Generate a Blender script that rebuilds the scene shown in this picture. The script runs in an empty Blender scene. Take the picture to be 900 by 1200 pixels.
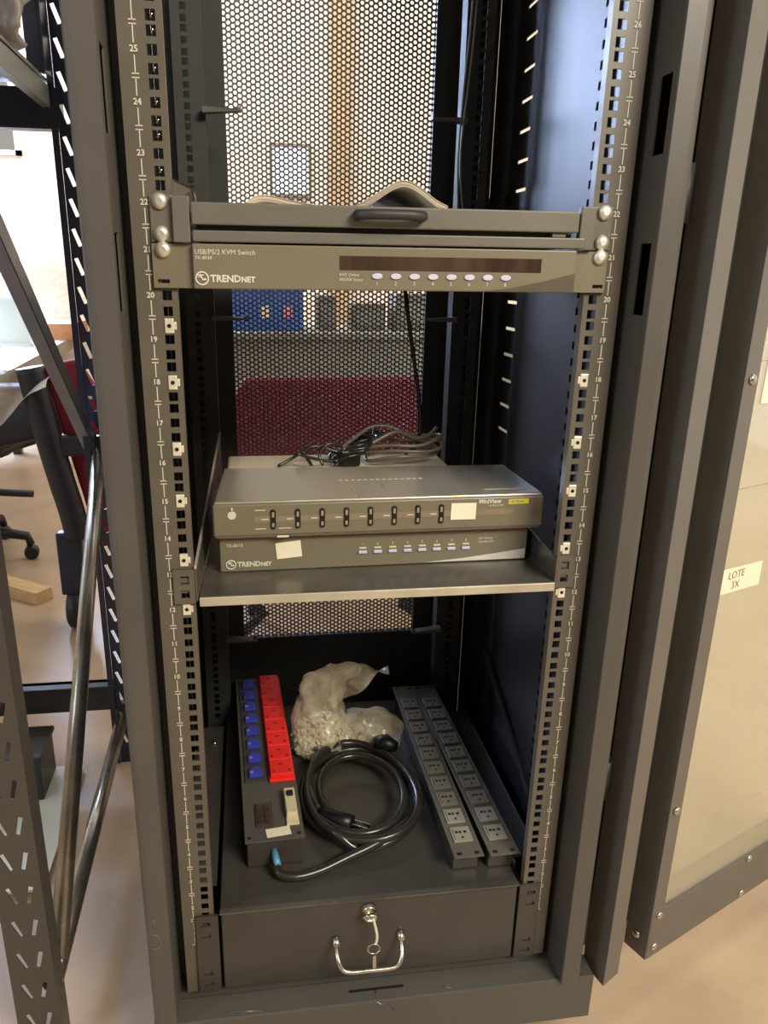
import bpy, math, random
from mathutils import Vector, Matrix
random.seed(7)
S = bpy.context.scene
COL = S.collection
PI = math.pi

# ------------------------------------------------------------------ camera
CAMPOS = Vector((-0.15198761, -0.84029018, 0.91300343))
YAW, PITCH, ROLL, FPX, CX, CY = -0.142805854, 0.319533074, 0.0141924614, 889.0566, 417.48482, 614.97307
_cy, _sy, _cp, _sp = math.cos(YAW), math.sin(YAW), math.cos(PITCH), math.sin(PITCH)
_f = Vector((-_sy*_cp, _cy*_cp, -_sp)); _r = Vector((_cy, _sy, 0)); _u = _r.cross(_f)
_cr, _sr = math.cos(ROLL), math.sin(ROLL)
_R = _cr*_r + _sr*_u; _U = -_sr*_r + _cr*_u
cam = bpy.data.cameras.new('camera'); cob = bpy.data.objects.new('camera', cam); COL.objects.link(cob)
M4 = Matrix(((_R.x, _U.x, -_f.x, CAMPOS.x), (_R.y, _U.y, -_f.y, CAMPOS.y), (_R.z, _U.z, -_f.z, CAMPOS.z), (0, 0, 0, 1)))
cob.matrix_world = M4
cam.sensor_fit = 'AUTO'; cam.sensor_width = 36; cam.lens = FPX*36/1200
cam.shift_x = (450-CX)/1200; cam.shift_y = (CY-600)/1200; cam.clip_start = .02
S.camera = cob
S.view_settings.view_transform = 'Standard'; S.view_settings.look = 'None'
S.view_settings.gamma = 1; S.view_settings.use_curve_mapping = False
S.view_settings.exposure = 0.0

# ------------------------------------------------------------------ light
w = bpy.data.worlds.new('world'); S.world = w; w.use_nodes = True
w.node_tree.nodes['Background'].inputs[0].default_value = (1.0, .94, .86, 1)
w.node_tree.nodes['Background'].inputs[1].default_value = .40
def area(name, loc, target, sx, sy, power, color):
    l = bpy.data.lights.new(name, 'AREA'); l.shape = 'RECTANGLE'; l.size = sx; l.size_y = sy
    l.energy = power; l.color = color
    o = bpy.data.objects.new(name, l); COL.objects.link(o); o.location = loc
    o.rotation_euler = (Vector(target)-Vector(loc)).to_track_quat('-Z', 'Y').to_euler()
    return o
area('ceiling_light', (1.35, -2.2, 2.4), (0.0, 0.2, 0.4), 1.4, .7, 112, (1, .915, .78))
area('ceiling_light', (-.2, 3.0, 3.0), (0, 4.8, .9), 2.8, .9, 100, (1, .93, .88))
area('ceiling_light', (2.3, .8, 2.9), (1.6, .8, 0), 1.2, 1.2, 30, (1, .90, .74))
area('window_daylight', (-2.185, 4.93, 2.28), (-.3, .3, 1.2), 1.11, 1.22, 400, (.52, .66, 1))
area('window_daylight', (-3.3, -1.6, 2.3), (-.3, .4, 1.1), 1.2, 1.2, 52, (.62, .76, 1))

# ------------------------------------------------------------------ materials
def lin(c): return tuple(((v/255)/12.92 if v/255 <= .04045 else ((v/255+.055)/1.055)**2.4) for v in c)
def mat(name, rgb, rough=.5, metal=0, noise=.12, scale=30, bump=0, spec=.5, rvar=.1, stretch=None, coat=0, tint=None):
    m = bpy.data.materials.new(name); m.use_nodes = True; nt = m.node_tree; b = nt.nodes['Principled BSDF']
    c = lin(rgb)
    tc = nt.nodes.new('ShaderNodeTexCoord'); n = nt.nodes.new('ShaderNodeTexNoise')
    n.inputs['Scale'].default_value = scale; n.inputs['Detail'].default_value = 5
    if stretch:
        mp = nt.nodes.new('ShaderNodeMapping'); mp.inputs['Scale'].default_value = stretch
        nt.links.new(tc.outputs['Object'], mp.inputs[0]); nt.links.new(mp.outputs[0], n.inputs['Vector'])
    else: nt.links.new(tc.outputs['Object'], n.inputs['Vector'])
    mx = nt.nodes.new('ShaderNodeMixRGB')
    t = lin(tint) if tint else tuple(v*(1-noise) for v in c)
    t2 = c if tint else tuple(min(1, v*(1+noise)) for v in c)
    mx.inputs[1].default_value = (*t, 1); mx.inputs[2].default_value = (*t2, 1)
    cr = nt.nodes.new('ShaderNodeMapRange'); cr.inputs[1].default_value = .35; cr.inputs[2].default_value = .65
    nt.links.new(n.outputs[0], cr.inputs[0]); nt.links.new(cr.outputs[0], mx.inputs[0])
    nt.links.new(mx.outputs[0], b.inputs['Base Color'])
    r = nt.nodes.new('ShaderNodeMapRange'); r.inputs[3].default_value = max(.03, rough-rvar); r.inputs[4].default_value = min(1, rough+rvar)
    nt.links.new(n.outputs[0], r.inputs[0]); nt.links.new(r.outputs[0], b.inputs['Roughness'])
    b.inputs['Metallic'].default_value = metal; b.inputs['Specular IOR Level'].default_value = spec
    b.inputs['Coat Weight'].default_value = coat
    if bump:
        bp = nt.nodes.new('ShaderNodeBump'); bp.inputs['Strength'].default_value = bump; bp.inputs['Distance'].default_value = .002
        nt.links.new(n.outputs[0], bp.inputs['Height']); nt.links.new(bp.outputs[0], b.inputs['Normal'])
    return m
M = {}
M['rack'] = mat('black_powder_coat', (84, 80, 73), .42, 0, .06, 8, spec=.45)
M['rail'] = mat('grey_black_rail_paint', (97, 91, 79), .38, 0, .06, 20, spec=.5)
M['panel'] = mat('satin_side_panel', (40, 40, 42), .43, 0, .04, 14, stretch=(1, 1, .15), spec=.8, rvar=.03)
M['inner'] = mat('matt_black_steel', (52, 51, 48), .5, 0, .08, 12)
M['mesh'] = mat('perforated_black_steel', (92, 86, 82), .45, 0, .05, 20)
M['door'] = mat('door_frame_paint', (100, 96, 88), .36, 0, .05, 10, spec=.5)
M['olive'] = mat('olive_grey_faceplate', (118, 111, 91), .36, 0, .04, 8, spec=.5)
M['oliveacc'] = mat('darker_faceplate_swoosh', (88, 82, 68), .3, 0, .03, 8)
M['console'] = mat('console_grey_paint', (108, 104, 93), .36, .1, .05, 10)
M['shelf'] = mat('worn_shelf_steel', (112, 107, 96), .28, .6, .22, 9, rvar=.12, stretch=(1, 1, 1))
M['lip'] = mat('lit_edge_steel', (196, 188, 166), .35, .4, .12, 14)  # lighter than the shelf steel: light on its edges is in the colour
M['topdev'] = mat('satin_grey_case', (166, 158, 140), .30, .4, .07, 7, stretch=(4, .6, 1))
M['drawer'] = mat('drawer_black_steel', (72, 68, 62), .33, .2, .1, 12)
M['screw'] = mat('dull_screw_zinc', (222, 218, 204), .42, .75, .12, 90)
M['chrome'] = mat('zinc_plated', (205, 200, 185), .24, 1, .06, 60)
M['zinc'] = mat('zinc_cage_nut', (236, 232, 206), .35, .35, .1, 80)
M['cream'] = mat('print_white', (214, 208, 186), .6, 0, .02, 10)
M['white'] = mat('white_paper', (238, 228, 200), .7, 0, .03, 30, bump=.1)
M['beige'] = mat('cream_plastic', (216, 206, 166), .4, 0, .04, 30)
M['yellow'] = mat('yellow_label', (216, 214, 40), .5, 0, .03, 30)
M['red'] = mat('red_plastic', (242, 40, 30), .5, 0, .06, 40)
M['reddark'] = mat('dark_red_recess', (120, 14, 12), .5, 0, .06, 40)
M['blue'] = mat('blue_plastic', (52, 66, 176), .35, 0, .1, 60)
M['socket'] = mat('grey_socket', (150, 144, 124), .42, 0, .05, 50)
M['socketshade'] = mat('shaded_grey_socket', (124, 117, 98), .42, 0, .05, 50)  # shaded copy of the socket grey, for sockets further from the front
M['black'] = mat('black_rubber', (20, 19, 18), .42, 0, .1, 30)
M['cord'] = mat('black_cord_jacket', (44, 42, 38), .24, 0, .1, 20, spec=.6)
M['greycord'] = mat('grey_cord_jacket', (120, 110, 96), .3, 0, .1, 20, spec=.6)
M['hole'] = mat('dark_slot', (12, 11, 10), .7, 0, .1, 20)
M['brown'] = mat('dark_brown_display', (66, 50, 40), .18, 0, .35, 14, stretch=(3, 1, 1), coat=.3)
M['paperedge'] = mat('manual_pages', (192, 174, 148), .6, 0, .08, 120, stretch=(1, 1, 8))
M['cover'] = mat('manual_cover', (206, 194, 172), .45, 0, .2, 12)
M['galv'] = mat('galvanised_tube', (150, 143, 128), .28, .85, .18, 14, rvar=.14)
M['upright'] = mat('shelving_dark_paint', (74, 68, 60), .4, 0, .05, 10)
M['navy'] = mat('shelving_navy_paint', (46, 50, 66), .3, .2, .08, 10)
M['bracelit'] = mat('lit_brace_paint', (146, 146, 158), .4, 0, .08, 12)  # light falling on the brace flange is put into this colour
M['wall'] = mat('beige_wall_paint', (228, 219, 203), .8, 0, .05, 2.5, bump=.08)
M['floor'] = mat('sealed_tan_floor', (190, 164, 132), .42, 0, .10, 5, bump=.04, tint=(170, 146, 118))
M['wood'] = mat('raw_pine', (206, 172, 122), .6, 0, .12, 12, stretch=(1, 8, 8))
M['fabric'] = mat('red_fabric', (132, 32, 44), .85, 0, .15, 220, bump=.3)
M['chairblk'] = mat('chair_black_plastic', (30, 31, 36), .45, 0, .1, 20)
M['tabletop'] = mat('white_laminate', (226, 230, 232), .3, 0, .03, 6)
M['tabledge'] = mat('grey_table_edge', (142, 146, 136), .35, .3, .05, 10)
M['greenwhite'] = mat('pale_board', (214, 218, 204), .5, 0, .03, 6)
M['cardboard'] = mat('cardboard', (172, 118, 76), .7, 0, .08, 30)
M['bluebox'] = mat('blue_crate_plastic', (74, 118, 200), .4, 0, .12, 10)
M['greydesk'] = mat('grey_green_desk', (146, 148, 130), .5, 0, .06, 6)
M['greybox'] = mat('grey_equipment', (126, 116, 100), .5, 0, .1, 8)
M['pipe'] = mat('ochre_column', (178, 152, 112), .6, 0, .08, 6)
M['window'] = None
def plastic_film(name, rgb, alpha, rough=.25, var=.13, bump=.5, sc=22):
    m = bpy.data.materials.new(name); m.use_nodes = True; nt = m.node_tree; nt.nodes.clear()
    o = nt.nodes.new('ShaderNodeOutputMaterial'); mx = nt.nodes.new('ShaderNodeMixShader'); tr = nt.nodes.new('ShaderNodeBsdfTransparent')
    p = nt.nodes.new('ShaderNodeBsdfPrincipled'); p.inputs['Base Color'].default_value = (*lin(rgb), 1); p.inputs['Roughness'].default_value = rough
    n = nt.nodes.new('ShaderNodeTexNoise'); n.inputs['Scale'].default_value = sc; n.inputs['Detail'].default_value = 4; n.inputs['Distortion'].default_value = 1.2
    tc = nt.nodes.new('ShaderNodeTexCoord'); nt.links.new(tc.outputs['Object'], n.inputs['Vector'])
    mr = nt.nodes.new('ShaderNodeMapRange'); mr.inputs[1].default_value = .3; mr.inputs[2].default_value = .7
    mr.inputs[3].default_value = alpha-var; mr.inputs[4].default_value = alpha+var
    nt.links.new(n.outputs[0], mr.inputs[0]); nt.links.new(mr.outputs[0], mx.inputs[0])
    bp = nt.nodes.new('ShaderNodeBump'); bp.inputs['Strength'].default_value = bump; bp.inputs['Distance'].default_value = .004
    nt.links.new(n.outputs[0], bp.inputs['Height']); nt.links.new(bp.outputs[0], p.inputs['Normal'])
    nt.links.new(tr.outputs[0], mx.inputs[1]); nt.links.new(p.outputs[0], mx.inputs[2]); nt.links.new(mx.outputs[0], o.inputs[0])
    return m
M['film'] = plastic_film('clear_plastic_film', (240, 226, 196), .34, .22, .16)
M['filmgrey'] = plastic_film('dusty_plastic_sheet', (226, 216, 200), .86)
M['glass'] = plastic_film('hazy_acrylic_pane', (206, 198, 170), .48, .12, .05, .02, 2.5)  # milky reflections and dust haze are mixed into the pane colour

# ------------------------------------------------------------------ mesh helpers
class MB:
    def __init__(s): s.v = []; s.f = []; s.sm = []
    def add(s, vs, fs, smooth=False):
        k = len(s.v); s.v += [tuple(v) for v in vs]; s.f += [tuple(i+k for i in f) for f in fs]; s.sm += [smooth]*len(fs); return s
    def box(s, a, b, T=None):
        x0, x1 = sorted((a[0], b[0])); y0, y1 = sorted((a[1], b[1])); z0, z1 = sorted((a[2], b[2]))
        vs = [Vector(p) for p in ((x0,y0,z0),(x1,y0,z0),(x1,y1,z0),(x0,y1,z0),(x0,y0,z1),(x1,y0,z1),(x1,y1,z1),(x0,y1,z1))]
        if T: vs = [T @ v for v in vs]
        return s.add(vs, [(0,3,2,1),(4,5,6,7),(0,1,5,4),(1,2,6,5),(2,3,7,6),(3,0,4,7)])
    def prism(s, pts, vec):           # planar polygon pts (3D) swept by vec
        n = len(pts); vec = Vector(vec); P = [Vector(p) for p in pts]
        nor = Vector((0, 0, 0))
        for i in range(n): nor += P[i].cross(P[(i+1) % n])
        if nor.dot(vec) > 0: P.reverse()
        vs = P + [p+vec for p in P]
        return s.add(vs, [tuple(range(n)), tuple(range(2*n-1, n-1, -1))] + [(i, i+n, (i+1) % n+n, (i+1) % n) for i in range(n)])
    def tube(s, pts, r, seg=10, cap=True, closed=False):
        P = [Vector(p) for p in pts]; n = len(P); rr = r if hasattr(r, '__len__') else [r]*n
        t0 = (P[1]-P[0]).normalized(); up = Vector((0, 0, 1)) if abs(t0.z) < .9 else Vector((1, 0, 0))
        nv = t0.cross(up).normalized(); vs = []
        for i in range(n):
            if closed: t = (P[(i+1) % n]-P[i-1]).normalized()
            else: t = (P[min(i+1, n-1)]-P[max(i-1, 0)]).normalized()
            nv = (nv - t*nv.dot(t)).normalized(); bv = t.cross(nv)
            vs += [P[i]+rr[i]*(math.cos(2*PI*k/seg)*nv+math.sin(2*PI*k/seg)*bv) for k in range(seg)]
        fs = []
        for i in range(n if closed else n-1):
            j = (i+1) % n
            fs += [(i*seg+k, i*seg+(k+1) % seg, j*seg+(k+1) % seg, j*seg+k) for k in range(seg)]
        s.add(vs, fs, True)
        if cap and not closed:
            k = len(s.v)-n*seg
            s.f.append(tuple(k+i for i in range(seg-1, -1, -1))); s.f.append(tuple(k+(n-1)*seg+i for i in range(seg))); s.sm += [False]*2
        return s
    def lathe(s, c, ax, prof, seg=16):   # prof: (distance along axis, radius)
        ax = Vector(ax).normalized(); c = Vector(c)
        up = Vector((0, 0, 1)) if abs(ax.z) < .9 else Vector((1, 0, 0)); a = ax.cross(up).normalized(); b = ax.cross(a)
        vs = [c+ax*d+r*(math.cos(2*PI*k/seg)*a+math.sin(2*PI*k/seg)*b) for d, r in prof for k in range(seg)]
        n = len(prof)
        s.add(vs, [(i*seg+k, (i+1)*seg+k, (i+1)*seg+(k+1) % seg, i*seg+(k+1) % seg) for i in range(n-1) for k in range(seg)], True)
        k = len(s.v)-n*seg
        s.f.append(tuple(k+i for i in range(seg))); s.f.append(tuple(k+(n-1)*seg+i for i in range(seg-1, -1, -1))); s.sm += [False]*2
        return s
    def build(s, name, m, parent=None, bevel=0, seg=2, loc=None, rot=None):
        me = bpy.data.meshes.new(name); me.from_pydata(s.v, [], s.f); me.materials.append(m)
        me.polygons.foreach_set('use_smooth', s.sm); me.update()
        o = bpy.data.objects.new(name, me); COL.objects.link(o)
        if parent: o.parent = parent
        if loc: o.location = loc
        if rot: o.rotation_euler = rot
        if bevel:
            b = o.modifiers.new('bevel', 'BEVEL'); b.width = bevel; b.segments = seg; b.limit_method = 'ANGLE'; b.angle_limit = .7
        return o
def box(name, a, b, m, parent=None, bevel=0, loc=None, rot=None): return MB().box(a, b).build(name, m, parent, bevel, loc=loc, rot=rot)
def thing(name, label, cat, loc=(0, 0, 0), rz=0, group=None):
    o = bpy.data.objects.new(name, None); COL.objects.link(o); o.location = loc; o.rotation_euler = (0, 0, rz); o.empty_display_size = .05
    o['label'] = label; o['category'] = cat
    if group: o['group'] = group
    return o
def tag(o, label, cat, group=None):
    o['label'] = label; o['category'] = cat
    if group: o['group'] = group
    return o
def struct(o): o['kind'] = 'structure'; return o
def holed(O, U, V, N, t, W, cells, mb=None):
    """Plate of thickness t made of cells; each cell (v0, v1, [holes]) spans the width W list of column breaks.
    cells: list of (u0,u1,v0,v1,hole) with hole None or list of 4 (u,v)."""
    mb = mb or MB(); O, U, V, N = map(Vector, (O, U, V, N))
    P = lambda u, v, d=0: O+U*u+V*v+N*d
    for (u0, u1, v0, v1, h) in cells:
        R = [(u0, v0), (u1, v0), (u1, v1), (u0, v1)]
        if h is None:
            mb.add([P(*q) for q in R]+[P(*q, -t) for q in R], [(0, 1, 2, 3), (7, 6, 5, 4)])
        else:
            vs = [P(*q) for q in R]+[P(*q) for q in h]+[P(*q, -t) for q in R]+[P(*q, -t) for q in h]
            fs = []
            for i in range(4):
                j = (i+1) % 4
                fs += [(i, j, 4+j, 4+i), (8+j, 8+i, 12+i, 12+j), (4+i, 4+j, 12+j, 12+i)]
            mb.add(vs, fs)
    return mb
_font_cache = {}
def text(name, s, size, O, U, V, m, parent, align='LEFT', depth=.0003, bold=0):
    cu = bpy.data.curves.new(name, 'FONT'); cu.body = s; cu.size = size; cu.align_x = align; cu.align_y = 'CENTER'
    cu.extrude = depth; cu.resolution_u = 2; cu.offset = bold
    tmp = bpy.data.objects.new(name, cu); COL.objects.link(tmp)
    dg = bpy.context.evaluated_depsgraph_get(); me = bpy.data.meshes.new_from_object(tmp.evaluated_get(dg))
    COL.objects.unlink(tmp); bpy.data.objects.remove(tmp)
    U, V = Vector(U).normalized(), Vector(V).normalized(); N = U.cross(V); O = Vector(O)
    me.transform(Matrix(((U.x, V.x, N.x, O.x), (U.y, V.y, N.y, O.y), (U.z, V.z, N.z, O.z), (0, 0, 0, 1))))
    me.materials.clear(); me.materials.append(m)
    if parent is None: return me
    o = bpy.data.objects.new(name, me); COL.objects.link(o); o.parent = parent
    return o
def textinto(mb, s, size, O, U, V, align='LEFT', depth=.0002, bold=0):
    me = text('t', s, size, O, U, V, M['cream'], None, align, depth, bold)
    mb.add([v.co for v in me.vertices], [tuple(p.vertices) for p in me.polygons]); bpy.data.meshes.remove(me)
def hole4(u0, u1, v0, v1): return [(u0, v0), (u1, v0), (u1, v1), (u0, v1)]
X, Y, Z = (1, 0, 0), (0, 1, 0), (0, 0, 1)
U1 = .04445
ZB, ZT, FLOOR = -.072, 1.87, -.20

# ------------------------------------------------------------------ setting
struct(box('floor', (-3.4, -3, FLOOR-.1), (3.4, 5.0, FLOOR), M['floor']))
wb = MB()
for a, b in (((-3.4, 5, FLOOR), (-2.75, 5.15, 3.1)), ((-2.75, 5, FLOOR), (-1.62, 5.15, 1.66)), ((-2.75, 5, 2.90), (-1.62, 5.15, 3.1)), ((-1.62, 5, FLOOR), (3.4, 5.15, 3.1))): wb.box(a, b)
struct(wb.build('wall_back', M['wall']))
struct(box('wall_right', (3.4, -3, FLOOR), (3.55, 5.15, 3.1), M['wall']))
struct(box('wall_left', (-3.55, -3, FLOOR), (-3.4, 5.15, 3.1), M['wall']))
struct(box('wall_front_unseen', (-3.4, -3.15, FLOOR), (3.4, -3.0, 2.5), mat('dark_unseen_wall', (120, 104, 84), .8, 0, .06, 2)))  # unseen wall behind the camera, added dark to lower the fill light
wf = MB()
for a, b in (((-2.77, 4.97, 1.63), (-1.60, 5.0, 1.66)), ((-2.77, 4.97, 2.90), (-1.60, 5.0, 2.93)), ((-2.77, 4.97, 1.63), (-2.73, 5, 2.93)), ((-1.635, 4.97, 1.63), (-1.60, 5, 2.93)), ((-2.2, 4.975, 1.63), (-2.17, 5, 2.93))): wf.box(a, b)
struct(wf.build('window_1', M['tabletop']))
struct(box('trim_1', (.455, 4.86, FLOOR), (.60, 5.0, 3.1), M['pipe']))
sky = bpy.data.materials.new('window_daylight_glow'); sky.use_nodes = True
_b = sky.node_tree.nodes['Principled BSDF']; _b.inputs['Emission Color'].default_value = (.72, .84, 1, 1); _b.inputs['Emission Strength'].default_value = 1.3; _b.inputs['Base Color'].default_value = (.5, .5, .5, 1)
w2 = thing('wall_window', 'small pale blue lit window in the back wall seen through the perforated door', 'window', (0, 0, 0))
box('pane', (.06, 4.985, 1.44), (.31, 4.995, 1.74), sky, w2)
f = MB()
for a, b in (((.04, 4.96, 1.42), (.33, 4.999, 1.44)), ((.04, 4.96, 1.74), (.33, 4.999, 1.76)), ((.04, 4.96, 1.44), (.06, 4.999, 1.74)), ((.31, 4.96, 1.44), (.33, 4.999, 1.74))): f.box(a, b)
f.build('frame', M['greybox'], w2)

# ------------------------------------------------------------------ rack cabinet
rack = thing('rack_cabinet', 'tall open black steel equipment rack filling the middle of the view', 'rack', (0, 0, FLOOR))
def RP(mb, name, m, bevel=0, par=None):     # cabinet geometry given in world coords, stored relative to rack
    mb.v = [(x, y, z-FLOOR) for x, y, z in mb.v] if par is None else mb.v
    return mb.build(name, m, rack if par is None else par, bevel)
# plinth
pl = RP(MB().box((-.308, -.04, -.152), (.33, .0, ZB)).box((-.308, 0, -.152), (.308, .64, ZB-.004)), 'plinth', M['rack'], .002)
sl = RP(MB().box((-.035, -.022, ZB-.003), (.045, -.018, ZB+.0006)), 'plinth_slot', M['hole'])
for x in (-.27, .28):
    for y in (.03, .58):
        RP(MB().lathe((x, y, FLOOR), Z, [(0, .026), (.008, .028), (.01, .012), (.05, .012)], 20), 'foot', M['chrome'])
RP(MB().box((-.308, -.045, ZT), (.308, .65, ZT+.04)), 'roof', M['rack'], .002)
sc_ = MB()
for p in ([(-.300, -.0475, .118), (-.293, -.0475, .121), (-.294, -.0475, .108)], [(-.298, -.0475, .098), (-.290, -.0475, .094), (-.286, -.0475, .082), (-.290, -.0475, .073), (-.298, -.0475, .074)], [(-.1, -.0405, ZB-.03), (-.09, -.0405, ZB-.032)], [(.03, -.0405, ZB-.02), (.0, -.040, ZB+.0004), (.004, -.02, ZB+.0004)], [(.10, -.028, ZB+.0004), (.115, -.034, ZB+.0004)], [(-.21, -.03, ZB+.0004), (-.16, -.034, ZB+.0004)]):
    sc_.tube(p, .0007, 5)
RP(sc_, 'scuff_marks', M['galv'])['kind'] = 'stuff'
# front posts: face, inner side with slots, rounded outer corner
for sg in (-1, 1):
    mb = MB()
    prof = [(.275, -.045), (.276, -.047), (.296, -.047)]+[(.296+.010*math.sin(a), -.037-.010*math.cos(a)) for a in (.4, .8, 1.2, PI/2)]+[(.306, .034), (.304, .034), (.304, -.036), (.295, -.045), (.277, -.045)]
    # closed profile sheet
    mb.prism([(sg*x, y, ZB) for x, y in prof], (0, 0, ZT-ZB))
    cells = []; z = ZB; tops = [1.11-.16*k for k in range(-4, 9)]
    pos = sorted(tops); v = ZB
    for t in pos:
        s0, s1 = t-.078, t
        if s0 < ZB+.02 or s1 > ZT-.02 or s0 < .80: continue
        if s0 > v: cells.append((-.045, .034, v, s0, None))
        cells.append((-.045, .034, s0, s1, hole4(-.036, -.012, s0+.002, s1-.002))); v = s1
    cells.append((-.045, .034, v, ZT, None))
    if sg < 0: holed((-.275, 0, 0), Y, Z, X, .002, 0, cells, mb)
    else: holed((.277, 0, 0), Y, Z, X, .002, 0, cells, mb)
    RP(mb, 'front_post', M['rack'])
    # back return of slot so it reads dark
    RP(MB().box((sg*.262, .030, ZB), (sg*.304, .034, ZT)), 'post_web', M['inner'])
    if sg > 0: RP(MB().box((.304, .030, -.09), (.362, .033, ZT)), 'hinge_strip', M['inner'])
def zc(k, j): return k*U1 + (-.015875, 0, .015875)[j]
def rail(sg, y, xi, xo, name, m, nums, U0=0, U2=41):
    """front/rear 19 inch rail with square holes facing the front"""
    mb = MB(); cells = []; v = ZB+.01 if nums else -.05; hx = .23255; hs = .0048
    a, b = sorted((sg*xi, sg*xo)); c0, c1 = sorted((sg*(hx-.0085), sg*(hx+.0085)))
    zs = [zc(k, j) for k in range(U0, U2+1) for j in range(3) if zc(k, j) > v+.01]
    for i, z in enumerate(zs):
        lo = v if i == 0 else (zs[i-1]+z)/2; hi = ZT if i == len(zs)-1 else (z+zs[i+1])/2
        cells.append((c0, c1, lo, hi, hole4(sg*hx-hs, sg*hx+hs, z-hs, z+hs)))
    if a < c0: cells.append((a, c0, v, ZT, None))
    if b > c1: cells.append((c1, b, v, ZT, None))
    holed((0, y, 0), X, Z, (0, -1, 0), .002, 0, cells, mb)
    mb.box((sg*xi, y, v), (sg*(xi-.0018), y+(.012 if nums else .032), ZT))
    mb.box((sg*xo, y, v), (sg*(xo+.0018), y+.03, ZT))
    return RP(mb, name, m)
for sg in (-1, 1):
    r = rail(sg, 0, .2235, .262, 'mounting_rail', M['rail'], True)
    mb = MB(); lx = sg*.2492
    for k in range(1, 42):
        z = k*U1
        if z > 1.75 or z < -.01: continue
        textinto(mb, str(k), .0078, (lx, -.0007, z), X, Z, 'CENTER', .0002, .0002)
        for s in (1, -1):
            mb.box((lx-.0005, -.0006, z+s*.005), (lx+.0005, -.0001, z+s*.0205))
            mb.box((lx-.0035, -.0006, z+s*.0205-.0005), (lx+.0035, -.0001, z+s*.0205+.0005))
    RP(mb, 'unit_number_print', M['cream'])['kind'] = 'stuff'
    rail(sg, .50, .207, .25, 'rear_rail', M['inner'], False, 2)
# side panels
for sg in (-1, 1):
    RP(MB().box((sg*.290, .045, ZB), (sg*.292, .398, ZT)), 'side_panel', M['panel'] if sg > 0 else M['inner'])
# rear posts with long horizontal slots, open to the room behind
mb = MB()
cells = []; v = ZB; k = 0; z = .62
zz = [.655+.0432*i for i in range(28)]
for i, zc0 in enumerate(zz):
    cells.append((.40, .60, v, zc0-.005, None)); cells.append((.40, .60, zc0-.005, zc0+.005, hole4(.412, .462, zc0-.0026, zc0+.0026))); v = zc0+.005
cells.append((.40, .60, v, ZT, None))
holed((.290, 0, 0), Y, Z, (-1, 0, 0), .002, 0, cells, mb)
RP(mb, 'rear_post', M['inner'])
RP(MB().box((-.292, .398, ZB), (-.290, .60, ZT)), 'rear_post', M['inner'])
# inner upright strips beside the front rails (with dark dash slots) and lower cross brace
for sg in (-1, 1):
    mb = MB(); cells = []; v = ZB
    for i in range(84):
        z = .02+.0222*i
        if z+.012 > ZT: break
        cells.append((.135, .185, v, z, None)); cells.append((.135, .185, z, z+.011, hole4(.156, .1635, z+.0005, z+.0105))); v = z+.011
    cells.append((.135, .185, v, ZT, None))
    holed((sg*.285, 0, 0), Y, Z, (-sg, 0, 0), .0015, 0, cells, mb)
    RP(MB().box((sg*.2868, .150, ZB), (sg*.2874, .170, ZT)), 'slot_shade_strip', M['hole'])  # dark strip added behind the slots to give them shade
    RP(mb, 'bracket_strip', M['panel'] if sg > 0 else M['inner'])
RP(MB().prism([(.2865, .185, 1.033), (.2865, .59, 1.045), (.2865, .59, .985), (.2865, .185, .985)], (.002, 0, 0)), 'cross_brace', M['panel'])
RP(MB().prism([(.28, .15, .115), (.28, .42, .235), (.28, .42, .222), (.28, .15, .100)], (.004, 0, 0)), 'cross_brace', M['inner'])
# rear frame and perforated door
RP(MB().box((-.29, .60, ZB), (-.176, .618, ZT)).box((.180, .60, ZB), (.29, .618, ZT)).box((-.176, .602, ZB), (.180, .618, .188)).box((-.176, .602, 1.82), (.180, .618, ZT)), 'rear_door_frame', M['inner'], .001)
def hexmesh():
    mb = MB(); s = .0088; cw = s*.8660254; R = s/math.sqrt(3); rh = .0034
    nx = int(.37/cw)+1
    vs = {}; V = []; F = []
    def vid(x, z):
        k = (round(x*20000), round(z*20000))
        if k not in vs: vs[k] = len(V); V.append((x, .610, z-FLOOR))
        return vs[k]
    for i in range(nx):
        x = -.182+i*cw; j = 0
        zz = .182+(s/2 if i % 2 else 0)
        while zz < 1.83:
            out = [vid(x+R*math.cos(a*PI/3), zz+R*math.sin(a*PI/3)) for a in range(6)]
            inn = []
            for a in range(6):
                inn.append(len(V)); V.append((x+rh*math.cos(a*PI/3), .610, zz+rh*math.sin(a*PI/3)-FLOOR))
            F += [(out[a], inn[a], inn[(a+1) % 6], out[(a+1) % 6]) for a in range(6)]
            zz += s
    mb.v = V; mb.f = F; mb.sm = [False]*len(F)
    o = mb.build('perforated_panel', M['mesh'], rack)
    m = o.modifiers.new('thickness', 'SOLIDIFY'); m.thickness = .0012
    return o
hexmesh()
# cable pegs on the rear rails
for z in (1.149, .84, .248):
    for sg in (-1, 1):
        RP(MB().prism([(sg*.209, .494, z+.004), (sg*.157, .488, z+.001), (sg*.150, .488, z+.006), (sg*.150, .488, z-.002), (sg*.209, .494, z-.005)], (0, -.016, 0)), 'cable_peg', M['console'])
# internal ledges beside the bottom drawer
for sg in (-1, 1):
    RP(MB().box((sg*.219, .05, .074), (sg*.262, .455, .077)).box((sg*.262, .05, .04), (sg*.265, .455, .077)), 'support_ledge', M['drawer'], .001)
RP(MB().lathe((-.235, .40, .077), Z, [(0, .005), (.003, .005), (.004, .002)], 10), 'screw', M['chrome'])
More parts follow.
